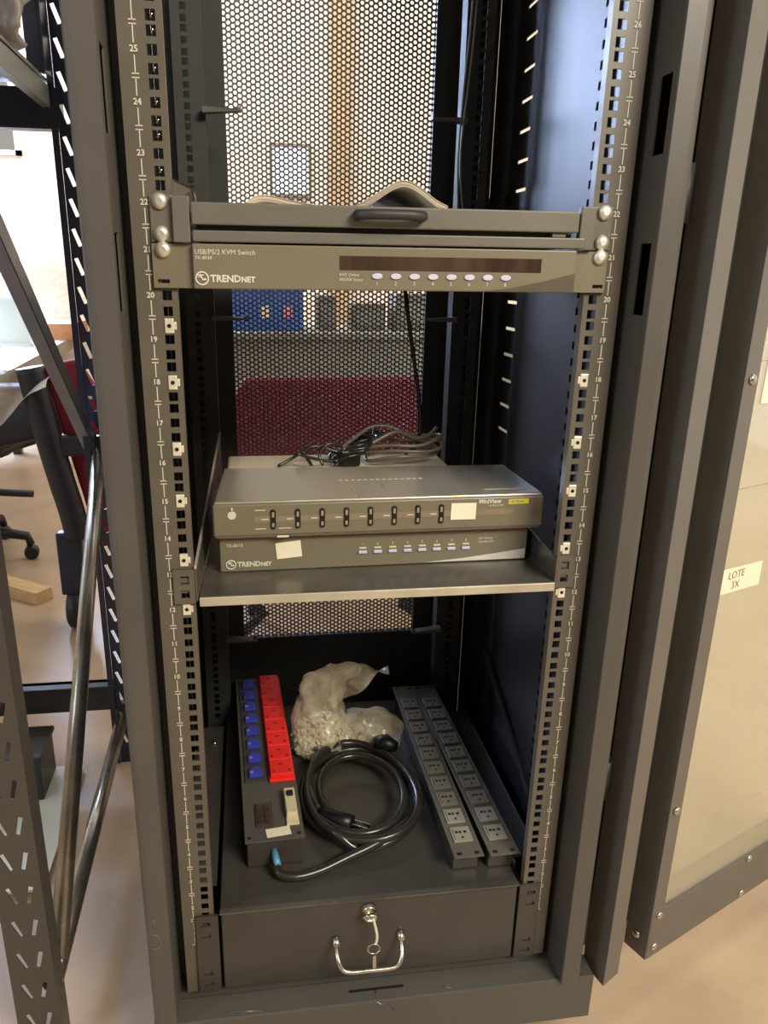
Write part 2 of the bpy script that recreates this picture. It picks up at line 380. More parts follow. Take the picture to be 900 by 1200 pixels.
# cage nuts in the rail holes
def cage_nut(x, z, bright=True):
    o = RP(MB().box((x-.0047, -.0015, z-.0075), (x+.0047, .003, z+.0075)).box((x-.0075 if x > 0 else x+.0047, -.001, z-.004), (x-.0047 if x > 0 else x+.0075, .002, z+.004)), 'cage_nut', M['zinc'], .0008)
    RP(MB().lathe((x, -.0016, z), (0, -1, 0), [(0, .0022), (.0004, .0022)], 10), 'nut_thread', M['hole'])
for z in (.8585, .7995, .7265, .6670, .5955, .5335): cage_nut(-.2322, z)
for z in (.7995, .7265, .6670, .5930, .5340): cage_nut(.2322, z)
for k in range(23, 27):
    for j in ((0, 2) if k % 2 else (0, 1)):
        z = zc(k, j)
        RP(MB().tube([(-.2340, .006, z-.003), (-.2315, .003, z+.001), (-.2295, .006, z+.004)], .0014, 6), 'nut_clip', M['chrome'])

# ------------------------------------------------------------------ KVM console with sliding drawer
ks = thing('console_drawer', 'grey sliding console drawer with dark pull handle, uppermost unit in the rack', 'console', (0, 0, .94))
def K(mb, name, m, bevel=0, par=None, oz=.94):
    mb.v = [(x, y, z-oz) for x, y, z in mb.v]; return mb.build(name, m, par or ks, bevel)
K(MB().box((-.200, .0, .9425), (.200, .42, .957)).box((-.200, .012, .957), (.200, .42, .976)), 'body', M['inner'])
K(MB().box((-.203, -.014, .9575), (.2025, .004, .9785)), 'drawer_front', M['console'], .0015)
K(MB().box((-.203, -.012, .9415), (.212, .003, .9525)), 'lower_rail', M['console'], .0015)
K(MB().box((.175, -.010, .9528), (.190, .0, .9572)), 'latch', M['console'], .0005)
for sg in (-1, 1):
    K(MB().box((sg*.222, -.0035, .9405), (sg*.2445, -.0012, .985)).box((sg*.205, -.011, .9405), (sg*.222, -.0012, .984)), 'bracket', M['console'], .0012)
    if sg < 0: K(MB().prism([(-.2225, .002, 1.001), (-.2045, .050, .996), (-.2045, .10, .992), (-.2045, .10, .975), (-.2225, .002, .975)], (.001, -.002, 0)), 'side_bracket', M['console'])
    for z in (.979, .9485):
        K(MB().lathe((sg*.234, -.0035, z), (0, -1, 0), [(0, .0078), (.0015, .0082), (.004, .0068), (.0055, .003)], 16), 'screw', M['screw'])
K(MB().tube([(-.036, -.012, .9695), (-.037, -.022, .9695), (-.033, -.028, .9695), (-.02, -.030, .970), (.012, -.030, .970), (.026, -.028, .9695), (.030, -.022, .9695), (.029, -.012, .9695)], [.0055, .0055, .0052, .005, .005, .0052, .0055, .0055], 12), 'pull_handle', M['inner'])

# booklet on top of the console
bk = thing('instruction_manual', 'thin dark covered manual lying face down and arched on the top console', 'booklet', (0, 0, .9785))
def strip(pts, y0, y1, th, name, m, off):
    mb = MB(); n = len(pts); vs = []
    for x, z in pts: vs += [(x, y0-.02*math.sin(x*20), z+off), (x, y1, z+off), (x, y1, z+off+th), (x, y0-.02*math.sin(x*20), z+off+th)]
    fs = []
    for i in range(n-1):
        a = 4*i; fs += [(a, a+1, a+5, a+4), (a+3, a+7, a+6, a+2), (a, a+4, a+7, a+3), (a+1, a+2, a+6, a+5)]
    fs += [(0, 3, 2, 1), (4*n-4, 4*n-3, 4*n-2, 4*n-1)]
    mb.add(vs, fs, True); return mb.build(name, m, bk)
pg = [(-.150, .0), (-.138, .009), (-.122, .0105), (-.10, .007), (-.08, .004), (-.05, .001), (-.03, .0015), (-.01, .008), (.006, .018), (.018, .0255), (.028, .028), (.038, .0255), (.050, .018), (.064, .008), (.078, .0015)]
def smooth_pts(p, n=4):
    out = []
    P = [p[0]]+list(p)+[p[-1]]
    for i in range(1, len(P)-2):
        for k in range(n):
            t = k/n; q = []
            for d in range(len(p[0])):
                a, b, c, e = P[i-1][d], P[i][d], P[i+1][d], P[i+2][d]
                q.append(.5*((2*b)+(-a+c)*t+(2*a-5*b+4*c-e)*t*t+(-a+3*b-3*c+e)*t**3))
            out.append(tuple(q))
    out.append(tuple(p[-1])); return out
pg = smooth_pts(pg, 3)
strip(pg, .085, .33, .0008, 'back_cover', M['cover'], .0002)
strip(pg, .086, .33, .0052, 'pages', M['paperedge'], .001)
strip(pg, .085, .33, .0008, 'front_cover', M['cover'], .0062)

# ------------------------------------------------------------------ rack mounted 8 port switch
k1 = thing('kvm_switch', 'olive grey rack-mounted switch with eight buttons, screwed in below the console drawer', 'switch', (0, 0, .8955))
def D(mb, name, m, bevel=0, par=None): return K(mb, name, m, bevel, par or k1, .8955)
D(MB().box((-.2, .0, .8975), (.2, .16, .938)), 'body', M['inner'])
D(MB().box((-.204, -.012, .8962), (.204, .0, .9398)), 'faceplate', M['olive'], .0015)
for sg in (-1, 1):
    a = -.245 if sg < 0 else .204; b = -.204 if sg < 0 else .2435
    cells = [(a, b, .8962, .9000, None), (a, b, .9062, .9398, None)]
    hc = sg*.2345
    cells.append((a, b, .9000, .9062, hole4(hc-.006, hc+.006, .9012, .9050)))
    mb = holed((0, -.0045, 0), X, Z, (0, -1, 0), .0035, 0, cells)
    mb.box((a, -.0045, .8962), (a+.0004, -.001, .9398)); mb.box((b-.0004, -.0045, .8962), (b, -.001, .9398)); mb.box((a, -.0045, .9394), (b, -.001, .9398)); mb.box((a, -.0045, .8962), (b, -.001, .8966))
    D(mb, 'ear', M['olive'])
    D(MB().lathe((sg*.2335, -.0045, .9335), (0, -1, 0), [(0, .0078), (.0015, .0082), (.004, .0068), (.0055, .003)], 16), 'screw', M['screw'])
D(MB().box((-.0545, -.0124, .9165), (.1645, -.0115, .9305)), 'display_window', M['brown'])
def logo(par, fn, x, z, y, s):
    ring = [(x+.0062*s*math.cos(a*PI/12), y-.0003, z+.0062*s*math.sin(a*PI/12)) for a in range(24)]
    mb = MB().tube(ring, .0009*s, 6, closed=True)
    mb.tube([(x-.0042*s, y-.0003, z+.0005*s), (x-.0015*s, y-.0003, z+.0025*s), (x+.001*s, y-.0003, z-.0015*s), (x+.0042*s, y-.0003, z-.0005*s)], .0011*s, 6)
    mb.box((x-.0045*s, y-.0005, z+.003*s), (x+.002*s, y, z+.004*s))
    fn(mb, 'emblem', M['cream'], 0, par)
    mb = MB(); textinto(mb, 'TREND', .0095*s, (x+.0085*s, y-.0003, z-.0002), X, Z, 'LEFT', .0002, .0003); textinto(mb, 'NET', .0076*s, (x+.0395*s, y-.0003, z-.0008), X, Z, 'LEFT', .0002, .0003)
    fn(mb, 'lettering', M['cream'], 0, par)
logo(k1, D, -.1955, .9063, -.012, 1)
mb = MB(); textinto(mb, 'USB/PS/2 KVM Switch', .0068, (-.202, -.0123, .9318), X, Z); textinto(mb, 'TK-803R', .0048, (-.202, -.0123, .9262), X, Z)
textinto(mb, 'KVC Online', .0042, (-.0545, -.0123, .9118), X, Z); textinto(mb, '000/XX Status', .0042, (-.0545, -.0123, .9070), X, Z)
for i in range(8): textinto(mb, str(i+1), .0052, (-.0145+i*.02, -.0123, .9035), X, Z, 'CENTER')
D(mb, 'printed_text', M['cream'])['kind'] = 'stuff'
M['button'] = mat('pale_lilac_button', (196, 196, 216), .35, 0, .04, 30)
for i in range(8):
    c = (-.0145+i*.02, -.0135, .9108)
    vs = [(c[0]+.0058*math.cos(a*PI/8), -.0120, c[2]+.0030*math.sin(a*PI/8)) for a in range(16)]
    D(MB().prism(vs, (0, -.0018, 0)), 'button', M['button'], .0006)
D(MB().prism([(.098, -.0121, .8968), (.2035, -.0121, .8968), (.2035, -.0121, .9165), (.17, -.0121, .908), (.13, -.0121, .900)], (0, -.0003, 0)), 'swoosh', M['oliveacc'])

# ------------------------------------------------------------------ cantilever shelf
sh = thing('cantilever_shelf', 'bent steel cantilever shelf with raised side flanges bolted across the rack rails', 'shelf', (0, 0, .55))
def H(mb, name, m, bevel=0, par=None): return K(mb, name, m, bevel, par or sh, .55)
H(MB().prism([(-.2165, -.006, .5505), (.2195, -.006, .5505), (.2195, .47, .5505), (-.2005, .47, .5505)], (0, 0, -.0015)), 'tray', M['shelf'])
H(MB().box((-.2165, -.008, .539), (.2195, -.0055, .5505)), 'front_lip', M['lip'], .001)
H(MB().prism([(-.2185, -.004, .545), (-.2185, -.004, .588), (-.2020, .455, .652), (-.2020, .47, .545)], (-.0018, 0, 0)), 'side_flange', M['shelf'])
H(MB().prism([(-.2180, -.005, .586), (-.2180, -.005, .5895), (-.2015, .456, .6535), (-.2015, .456, .6495)], (-.0028, 0, 0)), 'flange_highlight', M['lip'])  # pale strip added as the highlight along the flange top
H(MB().prism([(.2200, -.004, .545), (.2200, -.004, .580), (.2200, .36, .605), (.2200, .47, .545)], (.0018, 0, 0)), 'side_flange', M['shelf'])
for sg in (-1, 1):
    zs = (.5335, .5625, .5775)
    a, b = sorted((sg*.2205, sg*.246)); cells = []; v = .541
    for z in (.5535, .5710):
        cells += [(a, b, v, z-.007, None), (a, b, z-.007, z+.007, hole4(sg*.2325-.005, sg*.2325+.005, z-.005, z+.005))]; v = z+.007
    cells.append((a, b, v, .585, None))
    mb = holed((0, -.003, 0), X, Z, (0, -1, 0), .0025, 0, cells)
    mb.box((a, -.003, .541), (b, -.0005, .5413)); mb.box((a, -.003, .5847), (b, -.0005, .585))
    mb.box((b-.0003, -.003, .541), (b, -.0005, .585)); mb.box((a, -.003, .541), (a+.0003, -.0005, .585))
    H(mb, 'mounting_ear', M['rail'])

# lower switch on shelf
RZ = .018
def yz(x, y0): return y0
k2 = thing('kvm_switch', 'olive grey desktop switch with cream sticker, lying on the shelf under the wider unit', 'switch', (0, .075, .5507), RZ)
def E2(mb, name, m, bevel=0, par=None):
    mb.v = [(x, y, z-.5507) for x, y, z in mb.v]; return mb.build(name, m, par or k2, bevel)
E2(MB().box((-.193, .0, .5507), (.2095, .17, .598)), 'case', M['olive'], .0015)
E2(MB().box((-.194, -.003, .5512), (.2105, .002, .5975)), 'faceplate', M['olive'], .001)
logo(k2, E2, -.181, .5608, -.003, .95)
mb = MB(); textinto(mb, 'TK-801R', .0058, (-.186, -.0033, .5862), X, Z)
for i in range(8): textinto(mb, str(i+1), .0048, (-.012+i*.0197, -.0033, .5815), X, Z, 'CENTER')
textinto(mb, 'XX/ Online', .0042, (.143, -.0033, .5830), X, Z); textinto(mb, 'Standby/ON', .0042, (.143, -.0033, .5785), X, Z)
E2(mb, 'printed_text', M['cream'])['kind'] = 'stuff'
for i in range(8):
    E2(MB().box((-.0175+i*.0197, -.0055, .5690), (-.0065+i*.0197, -.003, .5730)), 'button', M['button'], .0008)
    E2(MB().box((-.0165+i*.0197, -.0042, .5755), (-.0075+i*.0197, -.003, .5775)), 'indicator', M['beige'])
M['wedge'] = mat('pale_grey_corner', (205, 200, 186), .3, 0, .02, 10)
E2(MB().prism([(.070, -.0031, .5525), (.209, -.0031, .5525), (.209, -.0031, .5665), (.17, -.0031, .5615), (.12, -.0031, .556)], (0, -.0003, 0)), 'corner_flash', M['wedge'])
st = MB().prism([(-.0165, 0, -.009), (.0155, 0, -.0125), (.0175, 0, .0095), (-.0145, 0, .0125)], (0, -.0004, 0)).build('blank_sticker', M['white'], None, loc=(-.108, .0695, .578), rot=(0, -.19, RZ))
tag(st, 'blank cream sticker stuck askew on the lower switch faceplate', 'sticker')
# upper, wider selector on top
k3 = thing('port_selector', 'wide grey port selector box with eight slot indicators, stacked on the lower switch', 'switch', (0, .06, .5985), .012)
def E3(mb, name, m, bevel=0, par=None):
    mb.v = [(x, y, z-.5985) for x, y, z in mb.v]; return mb.build(name, m, par or k3, bevel)
E3(MB().prism([(-.1985, .0, .5995), (.2215, .0, .5995), (.222, .155, .5995), (-.188, .17, .5995)], (0, 0, .0475)), 'case', M['topdev'], .002)
E3(MB().box((-.200, -.004, .6035), (.2225, .003, .6445)), 'faceplate', M['olive'], .002)
E3(MB().box((-.150, -.0046, .6205), (.182, -.0038, .6285)), 'light_band', mat('pale_bronze_band', (134, 120, 96), .4, 0, .05, 20))
mb = MB()
for i in range(8):
    x = -.127+i*.0304
    o = [(x+.0034*math.cos(a*PI/8), -.0040, .6245+(.0095 if a <= 8 else -.0095)*1+.0034*math.sin(a*PI/8)) for a in range(17)]
    E3(MB().prism(o, (0, -.0016, 0)), 'slot_indicator', M['black'], .0004)
    E3(MB().box((x-.0014, -.0062, .6275), (x+.0014, -.0052, .634)).box((x-.0014, -.0062, .615), (x+.0014, -.0052, .620)), 'led_window', M['socket'])
    mb.box((x-.014, -.0050, .6240), (x-.006, -.0046, .6252))
for a, b, z in ((-.149, -.136, .6360), (-.149, -.136, .6120), (-.120, -.105, .6120)): mb.box((a, -.0044, z), (b, -.0040, z+.0010))
textinto(mb, 'MiniView', .0078, (.135, -.0043, .6388), X, Z, 'LEFT', .0002, .0002)
textinto(mb, 'ULTRA KVM', .0036, (.148, -.0043, .6330), X, Z)
for a in range(14): mb.box((-.034+a*.0085, .085+.0, .6472), (-.029+a*.0085, .0885, .6476))
mb.box((.150, .022, .6472), (.185, .0235, .6476)).box((.188, .022, .6472), (.21, .0235, .6476))
E3(mb, 'printed_text', M['cream'])['kind'] = 'stuff'
mb = MB().lathe((-.177, -.0040, .631), (0, -1, 0), [(0, .0052), (.0004, .0052)], 16); mb.tube([(-.1775, -.0042, .636), (-.1765, -.0042, .6405)], .0012, 6)
E3(mb, 'emblem', M['cream'])
E3(MB().box((.1745, -.0046, .6345), (.2015, -.0040, .6410)), 'yellow_tag', M['yellow'])
mb = MB(); textinto(mb, 'ULTRA+', .0052, (.176, -.0048, .6378), X, Z, 'LEFT', .0001, .0002); E3(mb, 'tag_lettering', M['greydesk'])
E3(MB().box((-.1225, -.0044, .6005), (-.108, -.0035, .6030)), 'small_label', M['cream'])
st = MB().box((-.0165, -.0004, -.011), (.0165, 0, .011)).build('blank_label', M['white'], None, loc=(.115, .0565, .627), rot=(0, .01, .012))
tag(st, 'white rectangular label covering part of the upper port selector front', 'sticker')
# pale box behind on shelf
pbx = MB().box((-.187, .25, .5507), (.15, .36, .634)).build('power_supply_box', mat('pale_grey_metal', (224, 206, 172), .4, .1, .05, 10), None, .003)
tag(pbx, 'low pale metal box on the shelf behind the stacked switches', 'box')

# ------------------------------------------------------------------ cables
def helix(cx, cy, cz, rx, ry, n, rise, wob, ph=0, step=22, tilt=0):
    pts = []
    for i in range(int(n*step)+1):
        a = ph+2*PI*i/step; t = i/step
        k = 1+wob*math.sin(1.7*a+ph)
        pts.append((cx+rx*k*math.cos(a)+.004*math.sin(2.3*a), cy+ry*k*math.sin(a), cz+rise*t+tilt*math.cos(a)+.003*math.sin(3.1*a)))
    return pts
g = thing('grey_cable', 'coil of shiny grey cable heaped at the back right of the shelf', 'cable', (0, 0, 0))
MB().tube(helix(.080, .30, .642, .062, .035, 3.2, .009, .10, .4, tilt=.004), .0030, 8).build('coil', M['greycord'], g)
MB().tube(smooth_pts([(.0, .275, .655), (.03, .28, .668), (.07, .29, .684), (.10, .30, .672), (.125, .31, .672), (.142, .32, .684)]), .0030, 8).build('loose_end', M['greycord'], g)
MB().tube(smooth_pts([(-.03, .285, .650), (.0, .29, .670), (.03, .295, .690), (.06, .30, .690), (.09, .30, .678), (.12, .31, .664)]), .0028, 8).build('loop', M['greycord'], g)
g = thing('black_cable', 'tangled bundle of thin black cable beside the grey coil on the shelf', 'cable', (0, 0, 0))
for j in range(4):
    MB().tube(helix(-.005+.008*j, .285+.006*j, .645+.006*j, .030-.003*j, .022, 1.9, .007, .25, j*1.3, tilt=.012), .0026, 7).build('loop', M['cord'], g)
for pts in ([(-.112, .262, .640), (-.09, .27, .650), (-.06, .275, .666), (-.035, .28, .660), (-.01, .28, .652)], [(-.085, .255, .660), (-.06, .262, .651), (-.03, .27, .644), (-.005, .28, .650)],
            [(-.045, .262, .640), (-.050, .268, .655), (-.035, .275, .670), (-.015, .28, .664)], [(-.075, .26, .662), (-.068, .262, .650), (-.062, .264, .640)]):
    MB().tube(smooth_pts(pts), .0024, 7).build('strand', M['cord'], g)
box('plug', (-.02, .262, .636), (.012, .29, .662), M['black'], g, .004)
hc = MB().tube(smooth_pts([(.088, .33, .935), (.086, .335, .90), (.090, .33, .86), (.097, .33, .82), (.106, .33, .77), (.113, .33, .73), (.116, .33, .69), (.112, .325, .655), (.09, .31, .645)]), .0032, 8).build('hanging_cable', M['cord'])
tag(hc, 'single black cable hanging from the rack unit down to the shelf', 'cable')
for i, (x, y) in enumerate(((.200, .478), (.2045, .47))):
    pts = smooth_pts([(x+.012, y, 1.55), (x+.006, y, 1.3), (x, y, 1.2), (x-.004-.003*i, y, 1.1), (x-.001, y, 1.03), (x+.006*i, y, .99)])
    tag(MB().tube(pts, .0016, 6).build('thin_cord', M['greydesk']), ('thin grey cord hanging down the right rear rail, nearer the perforated door' if i == 0 else 'thin grey cord hanging closest to the right rear rail holes'), 'cord')

# ------------------------------------------------------------------ bottom drawer unit
dr = thing('locking_drawer', 'black steel drawer unit with chrome handle and key lock at the rack bottom', 'drawer', (0, 0, -.06))
def B(mb, name, m, bevel=0, par=None): return K(mb, name, m, bevel, par or dr, -.06)
B(MB().box((-.2135, .004, -.058), (.2145, .515, .0765)), 'casing', M['drawer'], .002)
B(MB().box((-.2115, -.004, -.058), (.2120, .004, .0735)), 'drawer_front', M['drawer'], .0015)
B(MB().box((-.2140, -.005, .0745), (.2150, .004, .0775)), 'top_edge', M['shelf'], .001)
for sg in (-1, 1):
    a, b = sorted((sg*.2155, sg*.247)); cells = []; v = -.06; hc = sg*.2335
    for z in (-.047, -.028, .028+.012, .060):
        cells += [(a, b, v, z-.004, None), (a, b, z-.004, z+.004, hole4(hc-.0065, hc+.0065, z-.003, z+.003))]; v = z+.004
    cells.append((a, b, v, .075, None))
    mb = holed((0, -.004, 0), X, Z, (0, -1, 0), .003, 0, cells)
    mb.box((a, -.004, .0747), (b, -.001, .075)); mb.box((a, -.004, -.06), (a+.0003, -.001, .075)); mb.box((b-.0003, -.004, -.06), (b, -.001, .075))
    B(mb, 'ear', M['drawer'])
hd = smooth_pts([(-.053, -.004, .012), (-.0535, -.018, .008), (-.052, -.030, .000), (-.047, -.036, -.010), (-.036, -.038, -.0145), (-.01, -.038, -.0150), (.02, -.038, -.0150), (.032, -.036, -.0125), (.0385, -.030, -.004), (.040, -.018, .006), (.0405, -.004, .012)])
B(MB().tube(hd, .0033, 12), 'handle', M['chrome'])
for x in (-.053, .0405): B(MB().lathe((x, -.004, .012), (0, -1, 0), [(0, .006), (.003, .006), (.012, .0042)], 14), 'handle_mount', M['chrome'])
B(MB().lathe((-.006, -.004, .060), (0, -1, 0), [(0, .0115), (.003, .0115), (.005, .0095), (.008, .0095)], 20), 'lock', M['chrome'])
ky = thing('key', 'small metal key left in the drawer lock with a second key on its ring', 'key', (-.006, -.012, .060))
MB().tube([(-.009, -.004, 0), (-.003, -.008, .004), (.005, -.008, .004), (.009, -.004, -.002), (.006, -.006, -.007), (-.004, -.006, -.007)], .0026, 8, closed=True).build('key_bow', M['chrome'], ky)
MB().tube(smooth_pts([(.004, -.006, -.003), (.007, -.012, -.015), (.0085, -.016, -.027), (.006, -.020, -.036)]), .0020, 8).build('strap', M['zinc'], ky)
MB().tube([(.003+.0085*math.cos(a*PI/10), -.022+.002*math.sin(a*PI/10), -.041+.0065*math.sin(a*PI/10)) for a in range(20)], .0011, 8, closed=True).build('split_ring', M['chrome'], ky)
MB().prism([(.001, -.027, -.047), (.0055, -.027, -.047), (.0060, -.028, -.066), (.0030, -.028, -.070), (.0012, -.028, -.066)], (0, -.0016, 0)).build('spare_key', M['chrome'], ky)

# ------------------------------------------------------------------ wide power strip, red and blue sockets
ZP = .0775
ps = thing('power_strip', 'wide black power strip with blue sockets and a red socket row', 'power strip', (-.1775, .070, ZP), math.atan2(.019, .473))
L0, W0, HP = .473, .088, .0495
box('housing', (.003, .006, 0), (W0-.003, L0-.012, HP-.002), M['drawer'], ps, .002)
box('top_plate', (0, 0, HP-.002), (W0, L0, HP), M['rack'], ps, .0008)
for u, v in ((.007, .010), (.080, .010), (.007, L0-.010), (.080, L0-.010)): box('mounting_hole', (u-.0025, v-.0025, HP-.0005), (u+.0025, v+.0025, HP+.0004), M['hole'], ps)
for i in range(8):
    v = .138+i*.0405
    f = box('blue_socket', (.006, v, HP), (.041, v+.036, HP+.003), M['drawer'], ps, .001)
    mb = MB().prism([(.013, v+.006, HP+.003), (.035, v+.006, HP+.003), (.035, v+.022, HP+.003), (.029, v+.031, HP+.003), (.019, v+.031, HP+.003), (.013, v+.022, HP+.003)], (0, 0, .008 if i == 7 else .0055))
    mb.build('insert', M['blue'], f, .0012)
    if i != 6: box('shutter', (.015, v+.013, HP+.0082), (.0205, v+.018, HP+.0095), mat('pink_mark', (150, 120, 190), .4) if i == 0 else bpy.data.materials['pink_mark'], f)
rb = box('red_socket_base', (.0445, .131, HP), (.0865, .462, HP+.006), M['red'], ps, .002)
for i in range(8):
    v = .136+i*.0405
    s = MB().box((.047, v, HP+.006), (.084, v+.0395, HP+.0135)).build('red_socket', M['red'], ps, .0016)
    mb = MB().box((.051, v+.006, HP+.0130), (.0545, v+.011, HP+.0139)).box((.0765, v+.006, HP+.0130), (.080, v+.011, HP+.0139)).box((.062, v+.024, HP+.0130), (.069, v+.027, HP+.0139))
    mb.build('pin_holes', M['reddark'], s)
cb = box('circuit_breaker', (.0635, .027, HP), (.0825, .108, HP+.004), M['beige'], ps, .001)
box('breaker_body', (.0645, .040, HP+.004), (.0815, .100, HP+.013), M['beige'], cb, .0015)
box('breaker_toggle', (.069, .078, HP+.013), (.078, .088, HP+.018), M['black'], cb, .001)
sw = box('switch_plate', (.018, .030, HP), (.044, .082, HP+.003), mat('brown_plate', (70, 56, 48), .35), ps, .001)
for i in range(2):
    for j in range(3): box('rocker', (.021+i*.0105, .035+j*.0145, HP+.003), (.029+i*.0105, .046+j*.0145, HP+.005), M['brown'], sw, .0005)
box('white_label', (-.018, -.009, 0), (.018, .009, .0005), M['white'], ps, loc=(.050, .017, HP), rot=(0, 0, .09))
gl = MB().tube([(.042, .008, .026), (.044, -.006, .022), (.046, -.016, .018)], .0052, 12).build('cord_gland', mat('pale_blue_gland', (90, 150, 190), .35), ps)

# ------------------------------------------------------------------ thin power strips
def thin_strip(label, loc, rz, off, nsk=10):
    t = thing('power_strip', label, 'power strip', loc, rz, 'narrow power strips')
    L, W, Hh = .482, .0445, .0365
    box('housing', (.003, .018, 0), (W-.003, L-.018, Hh-.0015), M['drawer'], t, .0015)
    box('top_plate', (0, 0, Hh-.0015), (W, L, Hh), M['rail'], t, .0006)
    for u, v in ((.009, .008), (W-.009, .008), (.009, L-.009), (W-.009, L-.009)): box('mounting_hole', (u-.0035, v-.0025, Hh-.0003), (u+.0035, v+.0025, Hh+.0004), M['hole'], t)
    for i in range(nsk):
        v = off+i*.0410
        s = MB().box((.0075, v, Hh), (W-.0075, v+.031, Hh+.0028)).build('socket', M['socket'] if i < 2 else M['socketshade'], t, .0008)
        mb = MB(); zt = Hh+.0028
        for a, b in ((.0135, .018), (.0195, .023), (.0265, .031)): mb.box((a, v+.017, zt-.0004), (b, v+.0215, zt+.0003))
        mb.box((.0205, v+.0065, zt-.0004), (.0245, v+.0095, zt+.0003)); mb.box((.010, v+.004, zt-.0004), (.0108, v+.026, zt+.0003))
        mb.build('pin_holes', M['hole'], s)
    return t
thin_strip('narrow ten-socket power strip nearer the coiled cord', (.122, .018, ZP), .006, .030)
thin_strip('narrow ten-socket power strip beside the right rack wall', (.1755, .016, ZP), .030, .030)

# ------------------------------------------------------------------ power cord coil
PSI = (Matrix.Translation(ps.location) @ Matrix.Rotation(ps.rotation_euler.z, 4, 'Z')).inverted() @ Matrix.Translation((0, 0, ZP))
def PC(mb, name, m, par=None):
    o = mb.build(name, m)
    if par is None: o.parent = ps; o.matrix_parent_inverse = PSI
    else: o.parent = par
    return o
cx, cyy = .012, .200
pts = [(-.1345, .060, .016), (-.128, .047, .010), (-.105, .042, .0075), (-.07, .050, .0075), (-.03, .064, .013), (.02, .082, .020), (.07, .115, .024)]
for i in range(1, 44):
    a = -.55+2*PI*i/20
    rx = .093+.009*math.sin(.55*a); ry = .122+.007*math.cos(.8*a)
    t = i/44
    pts.append((cx+rx*math.cos(a)+.004*math.sin(a*.5), cyy+ry*math.sin(a), .0085+.018*min(1, t*1.6)*(t < .8)+.006*math.sin(a*.9)**2))
cord = PC(MB().tube(smooth_pts(pts, 3), .0068, 12), 'power_cord', M['cord'])
p2 = [(-.035, .132, .030), (-.062, .150, .030)]
for i in range(0, 24):
    a = 2.9+2*PI*i/20; p2.append((cx-.006+(.084-.001*i)*math.cos(a), cyy-.004+(.104-.0012*i)*math.sin(a), .030+.005*math.sin(a)))
PC(MB().tube(smooth_pts(p2, 3), .0062, 12), 'cord_turn', M['cord'], cord)
PC(MB().tube([(-.062, .150, .030), (-.050, .140, .030), (-.030, .126, .030), (-.014, .117, .030)], [.007, .010, .0125, .0125], 12), 'plug', M['black'], cord)
T = Matrix.Translation((-.003, .111, .030)) @ Matrix.Rotation(-.52, 4, 'Z')
for d in (-.005, .005): PC(MB().box((-.012, d-.0012, -.003), (.014, d+.0012, .003), T), 'prong', M['chrome'], cord)
PC(MB().tube([(.055, .318, .030), (.074, .312, .034), (.090, .300, .034)], [.014, .017, .009], 12), 'connector', M['black'], cord)
PC(MB().tube([(-.054, .322, .024), (-.054, .316, .032)], .0035, 8), 'tie_clip', M['chrome'], cord)

# ------------------------------------------------------------------ bag of cage nuts
bag = thing('plastic_bag', 'crumpled clear plastic bag standing behind the coiled cord on the drawer', 'bag', (0, 0, ZP))
def noise3(x, y, z, s):
    return math.sin(x*s*1.3+y*s*.7+1.1)*.5+math.sin(y*s*1.9-z*s+.4)*.3+math.sin(z*s*2.3+x*s*.9)*.3
def blob(rows, name, m, par, nz=.006, sub=3, seg=26):
    # rows: (z, cx, cy, rx, ry)
    rows = smooth_pts(rows, sub); vs = []
    for (z, x0, y0, rx, ry) in rows:
        for k in range(seg):
            a = 2*PI*k/seg; q = 1+.10*math.sin(5*a+z*60)+.06*math.sin(9*a-z*90)
            x = x0+rx*q*math.cos(a); y = y0+ry*q*math.sin(a)
            vs.append((x+nz*noise3(x, y, z, 70), y+nz*noise3(y, z, x, 80), z+nz*.7*noise3(z, x, y, 90)))
    n = len(rows); fs = [(i*seg+k, i*seg+(k+1) % seg, (i+1)*seg+(k+1) % seg, (i+1)*seg+k) for i in range(n-1) for k in range(seg)]
    fs += [tuple(range(seg-1, -1, -1)), tuple((n-1)*seg+k for k in range(seg))]
    return MB().add(vs, fs, True).build(name, m, par)
blob([(.004, -.030, .365, .052, .045), (.020, -.036, .362, .056, .048), (.045, -.036, .358, .052, .040), (.075, -.040, .356, .046, .028), (.105, -.040, .354, .040, .018), (.135, -.036, .350, .038, .012), (.160, -.020, .348, .046, .008), (.178, -.005, .346, .034, .005), (.186, .004, .344, .014, .003)], 'standing_part', M['film'], bag)
blob([(.003, .050, .370, .060, .045), (.018, .052, .370, .064, .046), (.038, .050, .368, .060, .040), (.055, .045, .366, .050, .030), (.066, .042, .364, .036, .018), (.070, .042, .364, .020, .010)], 'lying_part', M['film'], bag, .007)
fl = MB(); vs = []; nu, nv = 14, 8
for i in range(nu+1):
    for j in range(nv+1):
        u, v = i/nu, j/nv
        x = -.020+.100*u; top = .168+.012*math.sin(PI*u)-.010*u; bot = .120+.050*u**1.1-.03*(1-u)
        z = bot+(top-bot)*v; y = .345+.010*math.sin(u*9+v*3)
        vs.append((x, y, z))
fl.add(vs, [(i*(nv+1)+j, (i+1)*(nv+1)+j, (i+1)*(nv+1)+j+1, i*(nv+1)+j+1) for i in range(nu) for j in range(nv)], True).build('torn_flap', M['film'], bag)
nm = MB()
def tinybox(mb, c, s, R):
    vs = [Vector(c)+R @ Vector((sx*s[0], sy*s[1], sz*s[2])) for sx in (-1, 1) for sy in (-1, 1) for sz in (-1, 1)]
    mb.add(vs, [(0, 1, 3, 2), (4, 6, 7, 5), (0, 4, 5, 1), (2, 3, 7, 6), (0, 2, 6, 4), (1, 5, 7, 3)])
from mathutils import Euler
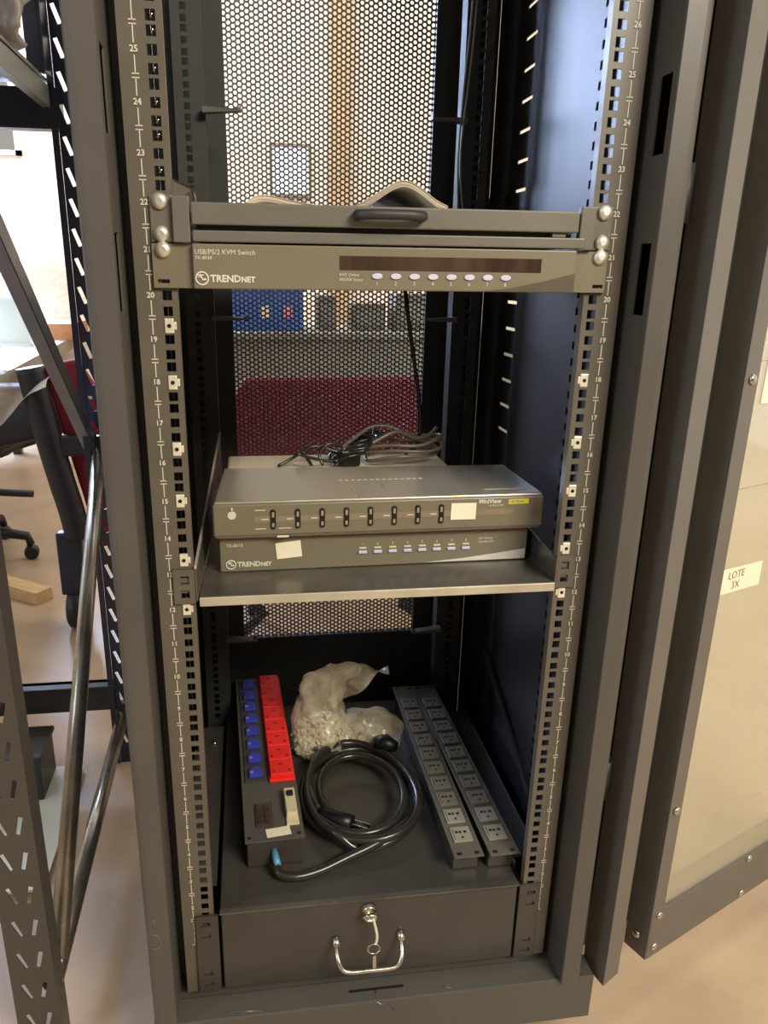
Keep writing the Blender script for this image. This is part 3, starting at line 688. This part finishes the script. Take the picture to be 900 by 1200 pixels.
for i in range(620):
    a = random.random()*2*PI; r = math.sqrt(random.random()); x = -.038+.053*r*math.cos(a); y = .360+.043*r*math.sin(a)
    z = .004+random.random()*.066*(1-.5*r*r)
    tinybox(nm, (x, y, z), (.0045, .0045, .0018) if i % 3 else (.0016, .0016, .0060), Euler((random.random()*3, random.random()*3, random.random()*3)).to_matrix())
for i in range(280):
    a = random.random()*2*PI; r = math.sqrt(random.random()); x = .040+.048*r*math.cos(a); y = .366+.030*r*math.sin(a)
    z = .003+random.random()*.034*(1-.5*r*r)
    tinybox(nm, (x, y, z), (.0045, .0045, .0018) if i % 2 else (.0016, .0016, .0060), Euler((random.random()*3, random.random()*3, random.random()*3)).to_matrix())
o = nm.build('loose_cage_nuts', M['zinc']); o.location = (0, 0, ZP); o['kind'] = 'stuff'
tag(o, 'heap of small zinc cage nuts and screws inside the plastic bag', 'hardware')

# ------------------------------------------------------------------ glass door, opened to the right
gd = thing('glass_door', 'open rack door with dark steel frame and hazy clear pane at right', 'door', (.428, -.009, FLOOR))
DX, DY = Vector((.917, .399, 0)).normalized(), Vector((-.399, .917, 0)).normalized()
DM = Matrix(((DX.x, DY.x, 0, 0), (DX.y, DY.y, 0, 0), (0, 0, 1, 0), (0, 0, 0, 1)))
zb, zt = -.09-FLOOR, 1.86-FLOOR
def G(mb, name, m, bevel=0, par=None):
    mb.v = [tuple(DM @ Vector(v)) for v in mb.v]; return mb.build(name, m, par or gd, bevel)
G(MB().box((0, 0, zb), (.028, .0025, zt)).box((0, .0025, zb), (.002, .040, zt)).box((.026, .0025, zb), (.028, .012, zt)).box((.0, .038, zb), (.02, .040, zt)), 'hinge_stile', M['door'], .0006)
G(MB().box((.002, -.0006, zb), (.52, .0020, zb+.088)).box((.028, .002, zb+.086), (.52, .010, zb+.088)).box((.002, .037, zb), (.52, .039, zb+.088)), 'bottom_rail', M['door'], .0006)
G(MB().box((.028, 0, zt-.09), (.52, .0025, zt)), 'top_rail', M['door'], .0006)
G(MB().box((.52, 0, zb), (.60, .0025, zt)).box((.598, 0, zb), (.6, .04, zt)), 'lock_stile', M['door'], .0006)
G(MB().box((.026, .005, zb+.08), (.53, .008, zt-.08)), 'glass_pane', M['glass'])
G(MB().box((.026, .0044, .82-FLOOR), (.53, .0050, .8205-FLOOR)).box((.026, .0044, .66-FLOOR), (.53, .0050, .6602-FLOOR)), 'reflected_line', M['galv'])  # thin bars imitating edge lines reflected in the pane
def bolt(p, n=(0, -1, 0), s=1): G(MB().lathe(p, n, [(0, .0062*s), (.0012, .0066*s), (.003, .0052*s), (.004, .002*s)], 14), 'bolt', M['chrome'])
for u, z in ((.0145, .183), (.017, -.010), (.017, -.083+.012), (.246, -.008), (.244, -.079), (.0145, .80), (.0145, 1.4), (.48, -.008), (.48, -.079)): bolt((u, -.0004, z-FLOOR))
bolt((-.0004, .020, -.055-FLOOR), (-1, 0, 0))
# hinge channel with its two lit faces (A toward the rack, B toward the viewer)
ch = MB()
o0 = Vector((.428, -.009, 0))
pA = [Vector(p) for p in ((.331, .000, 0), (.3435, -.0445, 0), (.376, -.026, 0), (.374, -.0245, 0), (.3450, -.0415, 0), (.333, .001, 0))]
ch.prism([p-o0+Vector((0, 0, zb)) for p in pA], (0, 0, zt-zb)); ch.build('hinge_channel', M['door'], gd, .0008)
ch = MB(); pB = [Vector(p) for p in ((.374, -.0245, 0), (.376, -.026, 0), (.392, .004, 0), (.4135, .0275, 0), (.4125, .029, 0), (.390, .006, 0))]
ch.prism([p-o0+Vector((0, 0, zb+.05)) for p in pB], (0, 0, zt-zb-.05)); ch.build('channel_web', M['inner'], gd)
for z in (.25, 1.0, 1.7):
    MB().tube([(.322-.428, .004, z-FLOOR-.03), (.322-.428, .004, z-FLOOR+.03)], .008, 12).build('hinge', M['inner'], gd)
    MB().box((.300-.428, .009, z-FLOOR-.03), (.345-.428, .012, z-FLOOR+.03)).build('hinge_leaf', M['inner'], gd)
# paper labels on the pane
def paper(label, u0, u1, z0, z1, txts, rot=0):
    t = thing('paper_label', label, 'label', tuple(o0+DX*u0+Vector((0, 0, z0))-DY*0+DY*.0043))
    mb = MB().prism([(0, 0, 0), (u1-u0, 0, -.002), (u1-u0-.001, 0, z1-z0-.003), (.001, 0, z1-z0)], (0, -.0004, 0)); mb.v = [tuple(DM @ Vector(v)) for v in mb.v]; mb.build('sheet', M['white'], t)
    for s, x, z, sz in txts:
        me = MB(); textinto(me, s, sz, (x, -.0006, z), X, Z, 'LEFT', .0001); me.v = [tuple(DM @ Vector(v)) for v in me.v]; me.build('handwriting', M['greybox'], t)
paper('small white paper note marked LOTE 3X stuck to the door pane', .030, .122, .515, .551, (('LOTE', .016, .024, .015), ('3X', .026, .009, .015)))
paper('white paper slip high on the pane at the right picture edge', .048, .12, .768, .840, (('I', .004, .062, .018),))

# ------------------------------------------------------------------ shelving unit at left
su = thing('shelving_unit', 'dark slotted-angle metal shelving unit with silver braces left of the rack', 'shelving', (-.47, .06, FLOOR))
def SU(mb, name, m, bevel=0):
    mb.v = [(x+.47, y-.06, z-FLOOR) for x, y, z in mb.v]; return mb.build(name, m, su, bevel)
# near upright: face toward camera with V slots, flange with small holes
mb = MB(); cells = []; v = FLOOR; z = .030-.058*4
while z < 1.7:
    cells += [(-.518, -.457, v, z-.020, None)]
    zc1, zc2 = z-.020, z+.020
    cells += [(-.518, -.490, zc1, zc2, [(-.4945, z-.015), (-.4905, z-.012), (-.500, z+.016), (-.506, z+.013)]), (-.490, -.457, zc1, zc2, [(-.480, z-.013), (-.475, z-.015), (-.468, z+.014), (-.474, z+.016)])]
    v = zc2; z += .058
cells.append((-.518, -.457, v, 1.75, None))
holed((0, .05, 0), X, Z, (0, -1, 0), .002, 0, cells, mb)
cells = []; v = FLOOR; z = .030-.058*4+.02
while z < 1.7:
    cells += [(.05, .088, v, z-.008, None), (.05, .088, z-.008, z+.008, hole4(.066, .071, z-.005, z+.005))]; v = z+.008; z += .058
cells.append((.05, .088, v, 1.75, None))
holed((-.457, 0, 0), Y, Z, X, .002, 0, cells, mb)
SU(mb, 'front_upright', M['upright'])
# rear upright
mb = MB()
cells = []; v = FLOOR; z = .183-.0525*7
while z < 1.7:
    if z > FLOOR+.03:
        cells += [(-.480, -.430, v, z-.019, None), (-.480, -.430, z-.019, z+.019, [(-.4645, z-.016), (-.4575, z-.014), (-.4685, z+.017), (-.4755, z+.015)])]; v = z+.019
    z += .0525
cells.append((-.480, -.430, v, 1.75, None))
holed((0, .76, 0), X, Z, (0, -1, 0), .002, 0, cells, mb)
mb.box((-.492, .756, FLOOR), (-.480, .758, 1.75)); mb.box((-.432, .76, FLOOR), (-.430, .80, 1.75))
SU(mb, 'rear_upright', M['navy'])
def bar(a, b, wd, th, name, m, m2):     # angle bar between two points in the side plane: shaded navy web, upper flange coloured lighter as if lit
    a, b = Vector(a), Vector(b); d = (b-a).normalized(); n = d.cross(Vector((1, 0, 0))).normalized()
    if n.z < 0: n = -n
    w_ = SU(MB().prism([a-n*wd/2, b-n*wd/2, b+n*wd/2, a+n*wd/2], (-th, 0, 0)), name, m, .0006)
    mb = MB().prism([a+n*wd/2, b+n*wd/2, b+n*(wd/2-th), a+n*(wd/2-th)], (-.034, 0, 0))
    return SU(mb, 'brace_flange', m2)
bar((-.468, .06, 1.155), (-.468, .80, .535), .030, .002, 'diagonal_brace', M['navy'], M['bracelit'])
SU(MB().tube([(-.466, .80, .575), (-.466, .10, -.085)], .0145, 16), 'silver_brace', M['galv'])
SU(MB().tube([(-.470, .83, -.085), (-.470, .075, -.105)], .0145, 16), 'silver_brace', M['galv'])
# cross beams
SU(MB().box((-1.45, .775, -.065), (-.474, .79, .008)).box((-1.45, .755, .004), (-.474, .79, .008)), 'lower_beam', M['inner'], .001)
SU(MB().box((-1.45, .755, 1.155), (-.474, .79, 1.222)), 'upper_beam', M['navy'], .001)
SU(MB().box((-1.45, .06, 1.200), (-.49, .075, 1.235)).box((-.505, .07, 1.19), (-.49, .76, 1.225)), 'shelf_frame', M['tabledge'], .001)
SU(MB().box((-1.45, .075, 1.228), (-.49, .757, 1.234)), 'shelf_board', M['tabledge'])
SU(MB().prism([(-1.45, .36, -.192), (-.560, .36, -.192), (-.560, .74, -.192), (-1.45, .74, -.192)], (0, 0, .006)), 'bottom_board', M['greenwhite'])
SU(MB().box((-.510, .70, 1.235), (-.484, .72, 1.75)).box((-.484, .70, 1.235), (-.480, .745, 1.75)), 'corner_post', M['navy'], .001)
for (x, y) in ((-1.44, .06), (-1.44, .76)): SU(MB().box((x, y, FLOOR), (x+.04, y+.002, 1.75)).box((x, y, FLOOR), (x+.002, y+.04, 1.75)), 'far_upright', M['navy'])
# wrapped things on the shelves
def crumple(rows, name, m, label, cat, loc=(0, 0, 0)):
    t = thing(name, label, cat, loc); blob(rows, 'film', m, t, .008, 3, 30); return t
crumple([(0, -.64, .52, .15, .16), (.05, -.64, .52, .165, .20), (.20, -.64, .52, .165, .20), (.35, -.66, .52, .14, .18), (.42, -.70, .52, .05, .08)], 'wrapped_parcel', M['filmgrey'], 'plastic-wrapped parcel on the upper shelf of the shelving unit', 'parcel', (0, 0, 1.234))
bl = thing('shade_box', 'dark box added for the shade low on the shelving unit behind the silver brace', 'box', (0, 0, -.186))  # solid dark box added where the shelving only has shade
MB().box((-.85, .62, 0), (-.62, .735, .100)).build('box_body', M['inner'], bl, .004); MB().box((-.855, .615, .100), (-.615, .74, .112)).build('lid', M['inner'], bl, .003)

# ------------------------------------------------------------------ room behind
wbk = MB().box((-.34, -.035, 0), (.0, .035, .045)).build('wood_block', M['wood'], None, .002, loc=(-.885, 1.74, FLOOR), rot=(0, 0, -.62))
tag(wbk, 'short squared pine timber lying on the floor behind the shelving', 'wood')
# long white table
tb = thing('work_table', 'long white-topped work table in the room behind the shelving', 'table', (-1.67, 3.0, FLOOR), .06)
box('table_top', (-.60, -.94, .72), (.56, 1.2, .75), M['tabletop'], tb, .002); box('edge_band', (.56, -.95, .69), (.585, 1.21, .752), M['tabledge'], tb); box('edge_band', (-.60, -.965, .70), (.585, -.94, .752), M['tabledge'], tb)
for x in (-.5, .1):
    for y in (-.85, 1.1): box('leg', (x, y, 0), (x+.05, y+.05, .72), M['navy'], tb)
box('apron', (-.5, -.90, .60), (.52, -.87, .70), M['navy'], tb)
cbx = MB().box((-.42, -.2, 0), (.42, .2, .085)).build('cardboard_tray', M['cardboard'], None, .002, loc=(-1.50, 3.75, .5505)); tag(cbx, 'low brown cardboard tray at the far end of the white table', 'box')
for i, (x, y, wd, h, lb) in enumerate(((-1.31, 3.2, .10, .22, 'pale green panel leaning on the table beside the covered seat'), (-1.62, 3.05, .20, .15, 'pale green panel leaning on the table at the picture edge'))):
    t = thing('framed_panel', lb, 'panel', (x, y, .55), -.2)
    box('panel', (-wd, 0, .012), (wd, .012, h), M['greenwhite'], t)
    mb = MB().box((-wd-.012, -.004, 0), (wd+.012, .016, .014)).box((-wd-.012, -.004, h), (wd+.012, .016, h+.014)).box((-wd-.012, -.004, 0), (-wd, .016, h)).box((wd, -.004, 0), (wd+.012, .016, h)); mb.build('frame', M['tabletop'], t)
# plastic covered chair back
t = crumple([(0, -1.35, 4.4, .26, .12), (.15, -1.35, 4.4, .30, .14), (.35, -1.35, 4.4, .30, .13), (.52, -1.36, 4.4, .26, .10), (.62, -1.37, 4.4, .15, .06)], 'covered_chair_back', M['filmgrey'], 'tall seat back wrapped in clear plastic beyond the white table', 'chair', (0, 0, .35))
box('backrest', (-1.55, 4.37, .0), (-1.15, 4.43, .5), M['tabledge'], t, .02); box('post', (-1.38, 4.36, FLOOR-.35), (-1.32, 4.44, .02), M['chairblk'], t)
ct = thing('open_carton', 'open brown cardboard carton against the back wall', 'box', (-.66, 4.6, FLOOR))
box('carton_body', (-.35, -.2, 0), (.35, .2, .98), M['cardboard'], ct, .003); MB().prism([(-.35, -.2, .98), (.1, -.2, .98), (.02, -.26, 1.10), (-.30, -.26, 1.04)], (0, -.006, 0)).build('carton_flap', M['brown'], ct)
# red seats
def red_seat(label, loc, rz, wd=.25, z0=.30, z1=.80, group=None):
    t = thing('red_chair', label, 'chair', loc, rz)
    rows = [(-wd*.86, z0), (-wd, z0+.08), (-wd, z1-.10), (-wd*.8, z1), (wd*.8, z1), (wd, z1-.10), (wd, z0+.08), (wd*.86, z0)]
    MB().prism([(x, -.03, z) for x, z in rows], (0, .06, 0)).build('backrest', M['fabric'], t, .02)
    box('seat', (-wd*.95, .04, .38), (wd*.95, .26, .44), M['fabric'], t, .03)
    MB().tube([(-wd-.02, .0, z1-.15), (-wd-.02, .0, z0-.02), (-wd*.7, .02, .10), (-wd-.02, -.04, .012)], .020, 10).build('frame_side', M['chairblk'], t)
    MB().tube([(wd+.02, .0, z1-.15), (wd+.02, .0, z0-.02), (wd*.7, .02, .10), (wd+.02, -.04, .012)], .020, 10).build('frame_side', M['chairblk'], t)
    for x in (-wd*.8, wd*.8): MB().tube([(x, .22, .39), (x, .24, .0)], .015, 8).build('leg', M['chairblk'], t)
    return t
red_seat('red upholstered chair directly behind the rack, seen through its perforated door', (.10, 1.32, FLOOR), 0, .33, .33, .835)
# red chair with black shell seen beside the silver brace
rc = thing('red_chair', 'red-backed office chair with black frame seen between shelving and rack', 'chair', (-.70, 1.55, FLOOR))
MB().prism([(-.06, 0, .84), (.04, 0, .86), (.13, .0, .70), (.13, .0, .28), (.055, .0, .26), (.02, .0, .44)], (0, .05, 0)).build('backrest', M['fabric'], rc, .01)
fr = smooth_pts([(-.075, -.03, .84), (-.060, -.03, .74), (-.045, -.03, .64), (-.020, -.03, .50), (.0, -.03, .40), (.012, -.03, .31)])
MB().tube([(x-.010, y, z) for x, y, z in fr], [.040]*len(fr), 12).build('back_shell', M['chairblk'], rc)
box('arm_bar', (-.02, -.05, .575), (.16, -.02, .64), M['chairblk'], rc, .008)
box('stem', (-.065, -.045, .12), (.012, -.005, .33), M['navy'], rc, .006)
MB().lathe((-.052, -.02, .065), (1, 0, 0), [(0, .055), (.006, .064), (.04, .064), (.046, .055)], 24).build('wheel', M['chairblk'], rc)
box('bracket_end', (.075, -.05, .750), (.105, -.045, .757), M['cream'], rc); box('bracket_end', (.095, -.055, .655), (.125, -.05, .664), M['cream'], rc)
# plastic sheet hung over black seat
bc = thing('office_chair', 'black office chair with star base and castors at the left picture edge', 'chair', (-1.31, 2.2, FLOOR), .15)
blob([(0, 0, 0, .20, .20), (.03, 0, 0, .25, .25), (.08, 0, 0, .26, .26), (.10, 0, 0, .22, .22)], 'seat', M['chairblk'], bc, .002).location = (.06, 0, .44)
MB().lathe((0, 0, .08), Z, [(0, .035), (.12, .03), (.13, .02), (.38, .02)], 16).build('gas_stem', M['chairblk'], bc)
for i in range(5):
    a = -.18+i*2*PI/5; d = Vector((math.cos(a), math.sin(a), 0))
    MB().tube([d*.02+Vector((0, 0, .12)), d*.15+Vector((0, 0, .115)), d*.26+Vector((0, 0, .095)), d*.27+Vector((0, 0, .06))], [.026, .022, .018, .016], 10).build('base_arm', M['chairblk'], bc)
    MB().lathe(d*.27+Vector((0, -.022, .028)), Y, [(0, .022), (.006, .028), (.038, .028), (.044, .022)], 16).build('castor', M['chairblk'], bc)
MB().tube(smooth_pts([(-.05, -.20, .42), (.05, -.24, .36), (.20, -.24, .335), (.32, -.22, .315)]), .014, 8).build('height_lever', M['chairblk'], bc)
shm = MB(); vs = []; nu, nv = 18, 12
for i in range(nu+1):
    for j in range(nv+1):
        u, v = i/nu, j/nv
        vs.append((-1.12+.40*u, 1.52+.05*math.sin(u*8+v*3)-.05*v, .640-.33*v*(1-u*.94)+.012*math.sin(u*11+v*5)-.02*u))
shm.add(vs, [(i*(nv+1)+j, (i+1)*(nv+1)+j, (i+1)*(nv+1)+j+1, i*(nv+1)+j+1) for i in range(nu) for j in range(nv)], True)
ps_ = shm.build('plastic_sheet', M['filmgrey']); tag(ps_, 'grey translucent plastic sheet draped over a dark seat below the white table', 'sheet')
dk = thing('dark_seat', 'dark blue-black seat cushion under the grey plastic sheet', 'seat', (-.97, 1.72, FLOOR))
MB().prism([(-.35, 0, .48), (.22, 0, .60), (.22, 0, .66), (.16, 0, .755), (-.35, 0, .755)], (0, .12, 0)).build('cushion', M['chairblk'], dk, .02); box('pedestal', (-.33, .03, 0), (-.25, .10, .5), M['chairblk'], dk, .005)
# desk with blue crate behind the rack
dkk = thing('office_desk', 'grey-green desk standing behind the red chair, seen through the perforated door', 'desk', (.25, 2.3, FLOOR))
box('desk_top', (-.85, -.02, .86), (.9, .5, .885), M['greydesk'], dkk, .002); box('front_panel', (-.83, .02, .10), (.88, .04, .86), M['greydesk'], dkk)
for x in (-.83, .84): box('side_leg', (x, .02, 0), (x+.04, .48, .86), M['greydesk'], dkk)
cr = thing('blue_crate', 'blue plastic crate with two small labels on the desk behind the rack', 'crate', (-.05, 2.40, .685))
box('crate_body', (-.17, 0, 0), (.13, .25, .17), M['bluebox'], cr, .004); box('rim', (-.18, -.008, .155), (.14, .258, .175), M['bluebox'], cr, .002)
box('sticker', (-.045, -.003, .05), (-.005, 0, .10), M['white'], cr); box('sticker', (.05, -.003, .05), (.085, 0, .10), mat('pink_sticker', (225, 150, 160), .5), cr)
for i, (x, wd, h, lb) in enumerate(((.185, .035, .14, 'narrow grey-brown instrument box right of the blue crate'), (.36, .07, .11, 'wide grey instrument box on the desk near its middle'), (.56, .09, .15, 'tallest grey instrument box at the right of the desk'))):
    t = thing('instrument_box', lb, 'equipment', (x, 2.42, .685), 0, 'instrument boxes on the desk'); box('box_case', (-wd, 0, 0), (wd, .2, h), M['greybox'], t, .004); box('box_front', (-wd*.8, -.004, h*.2), (wd*.8, 0, h*.75), M['tabledge'], t, .001)
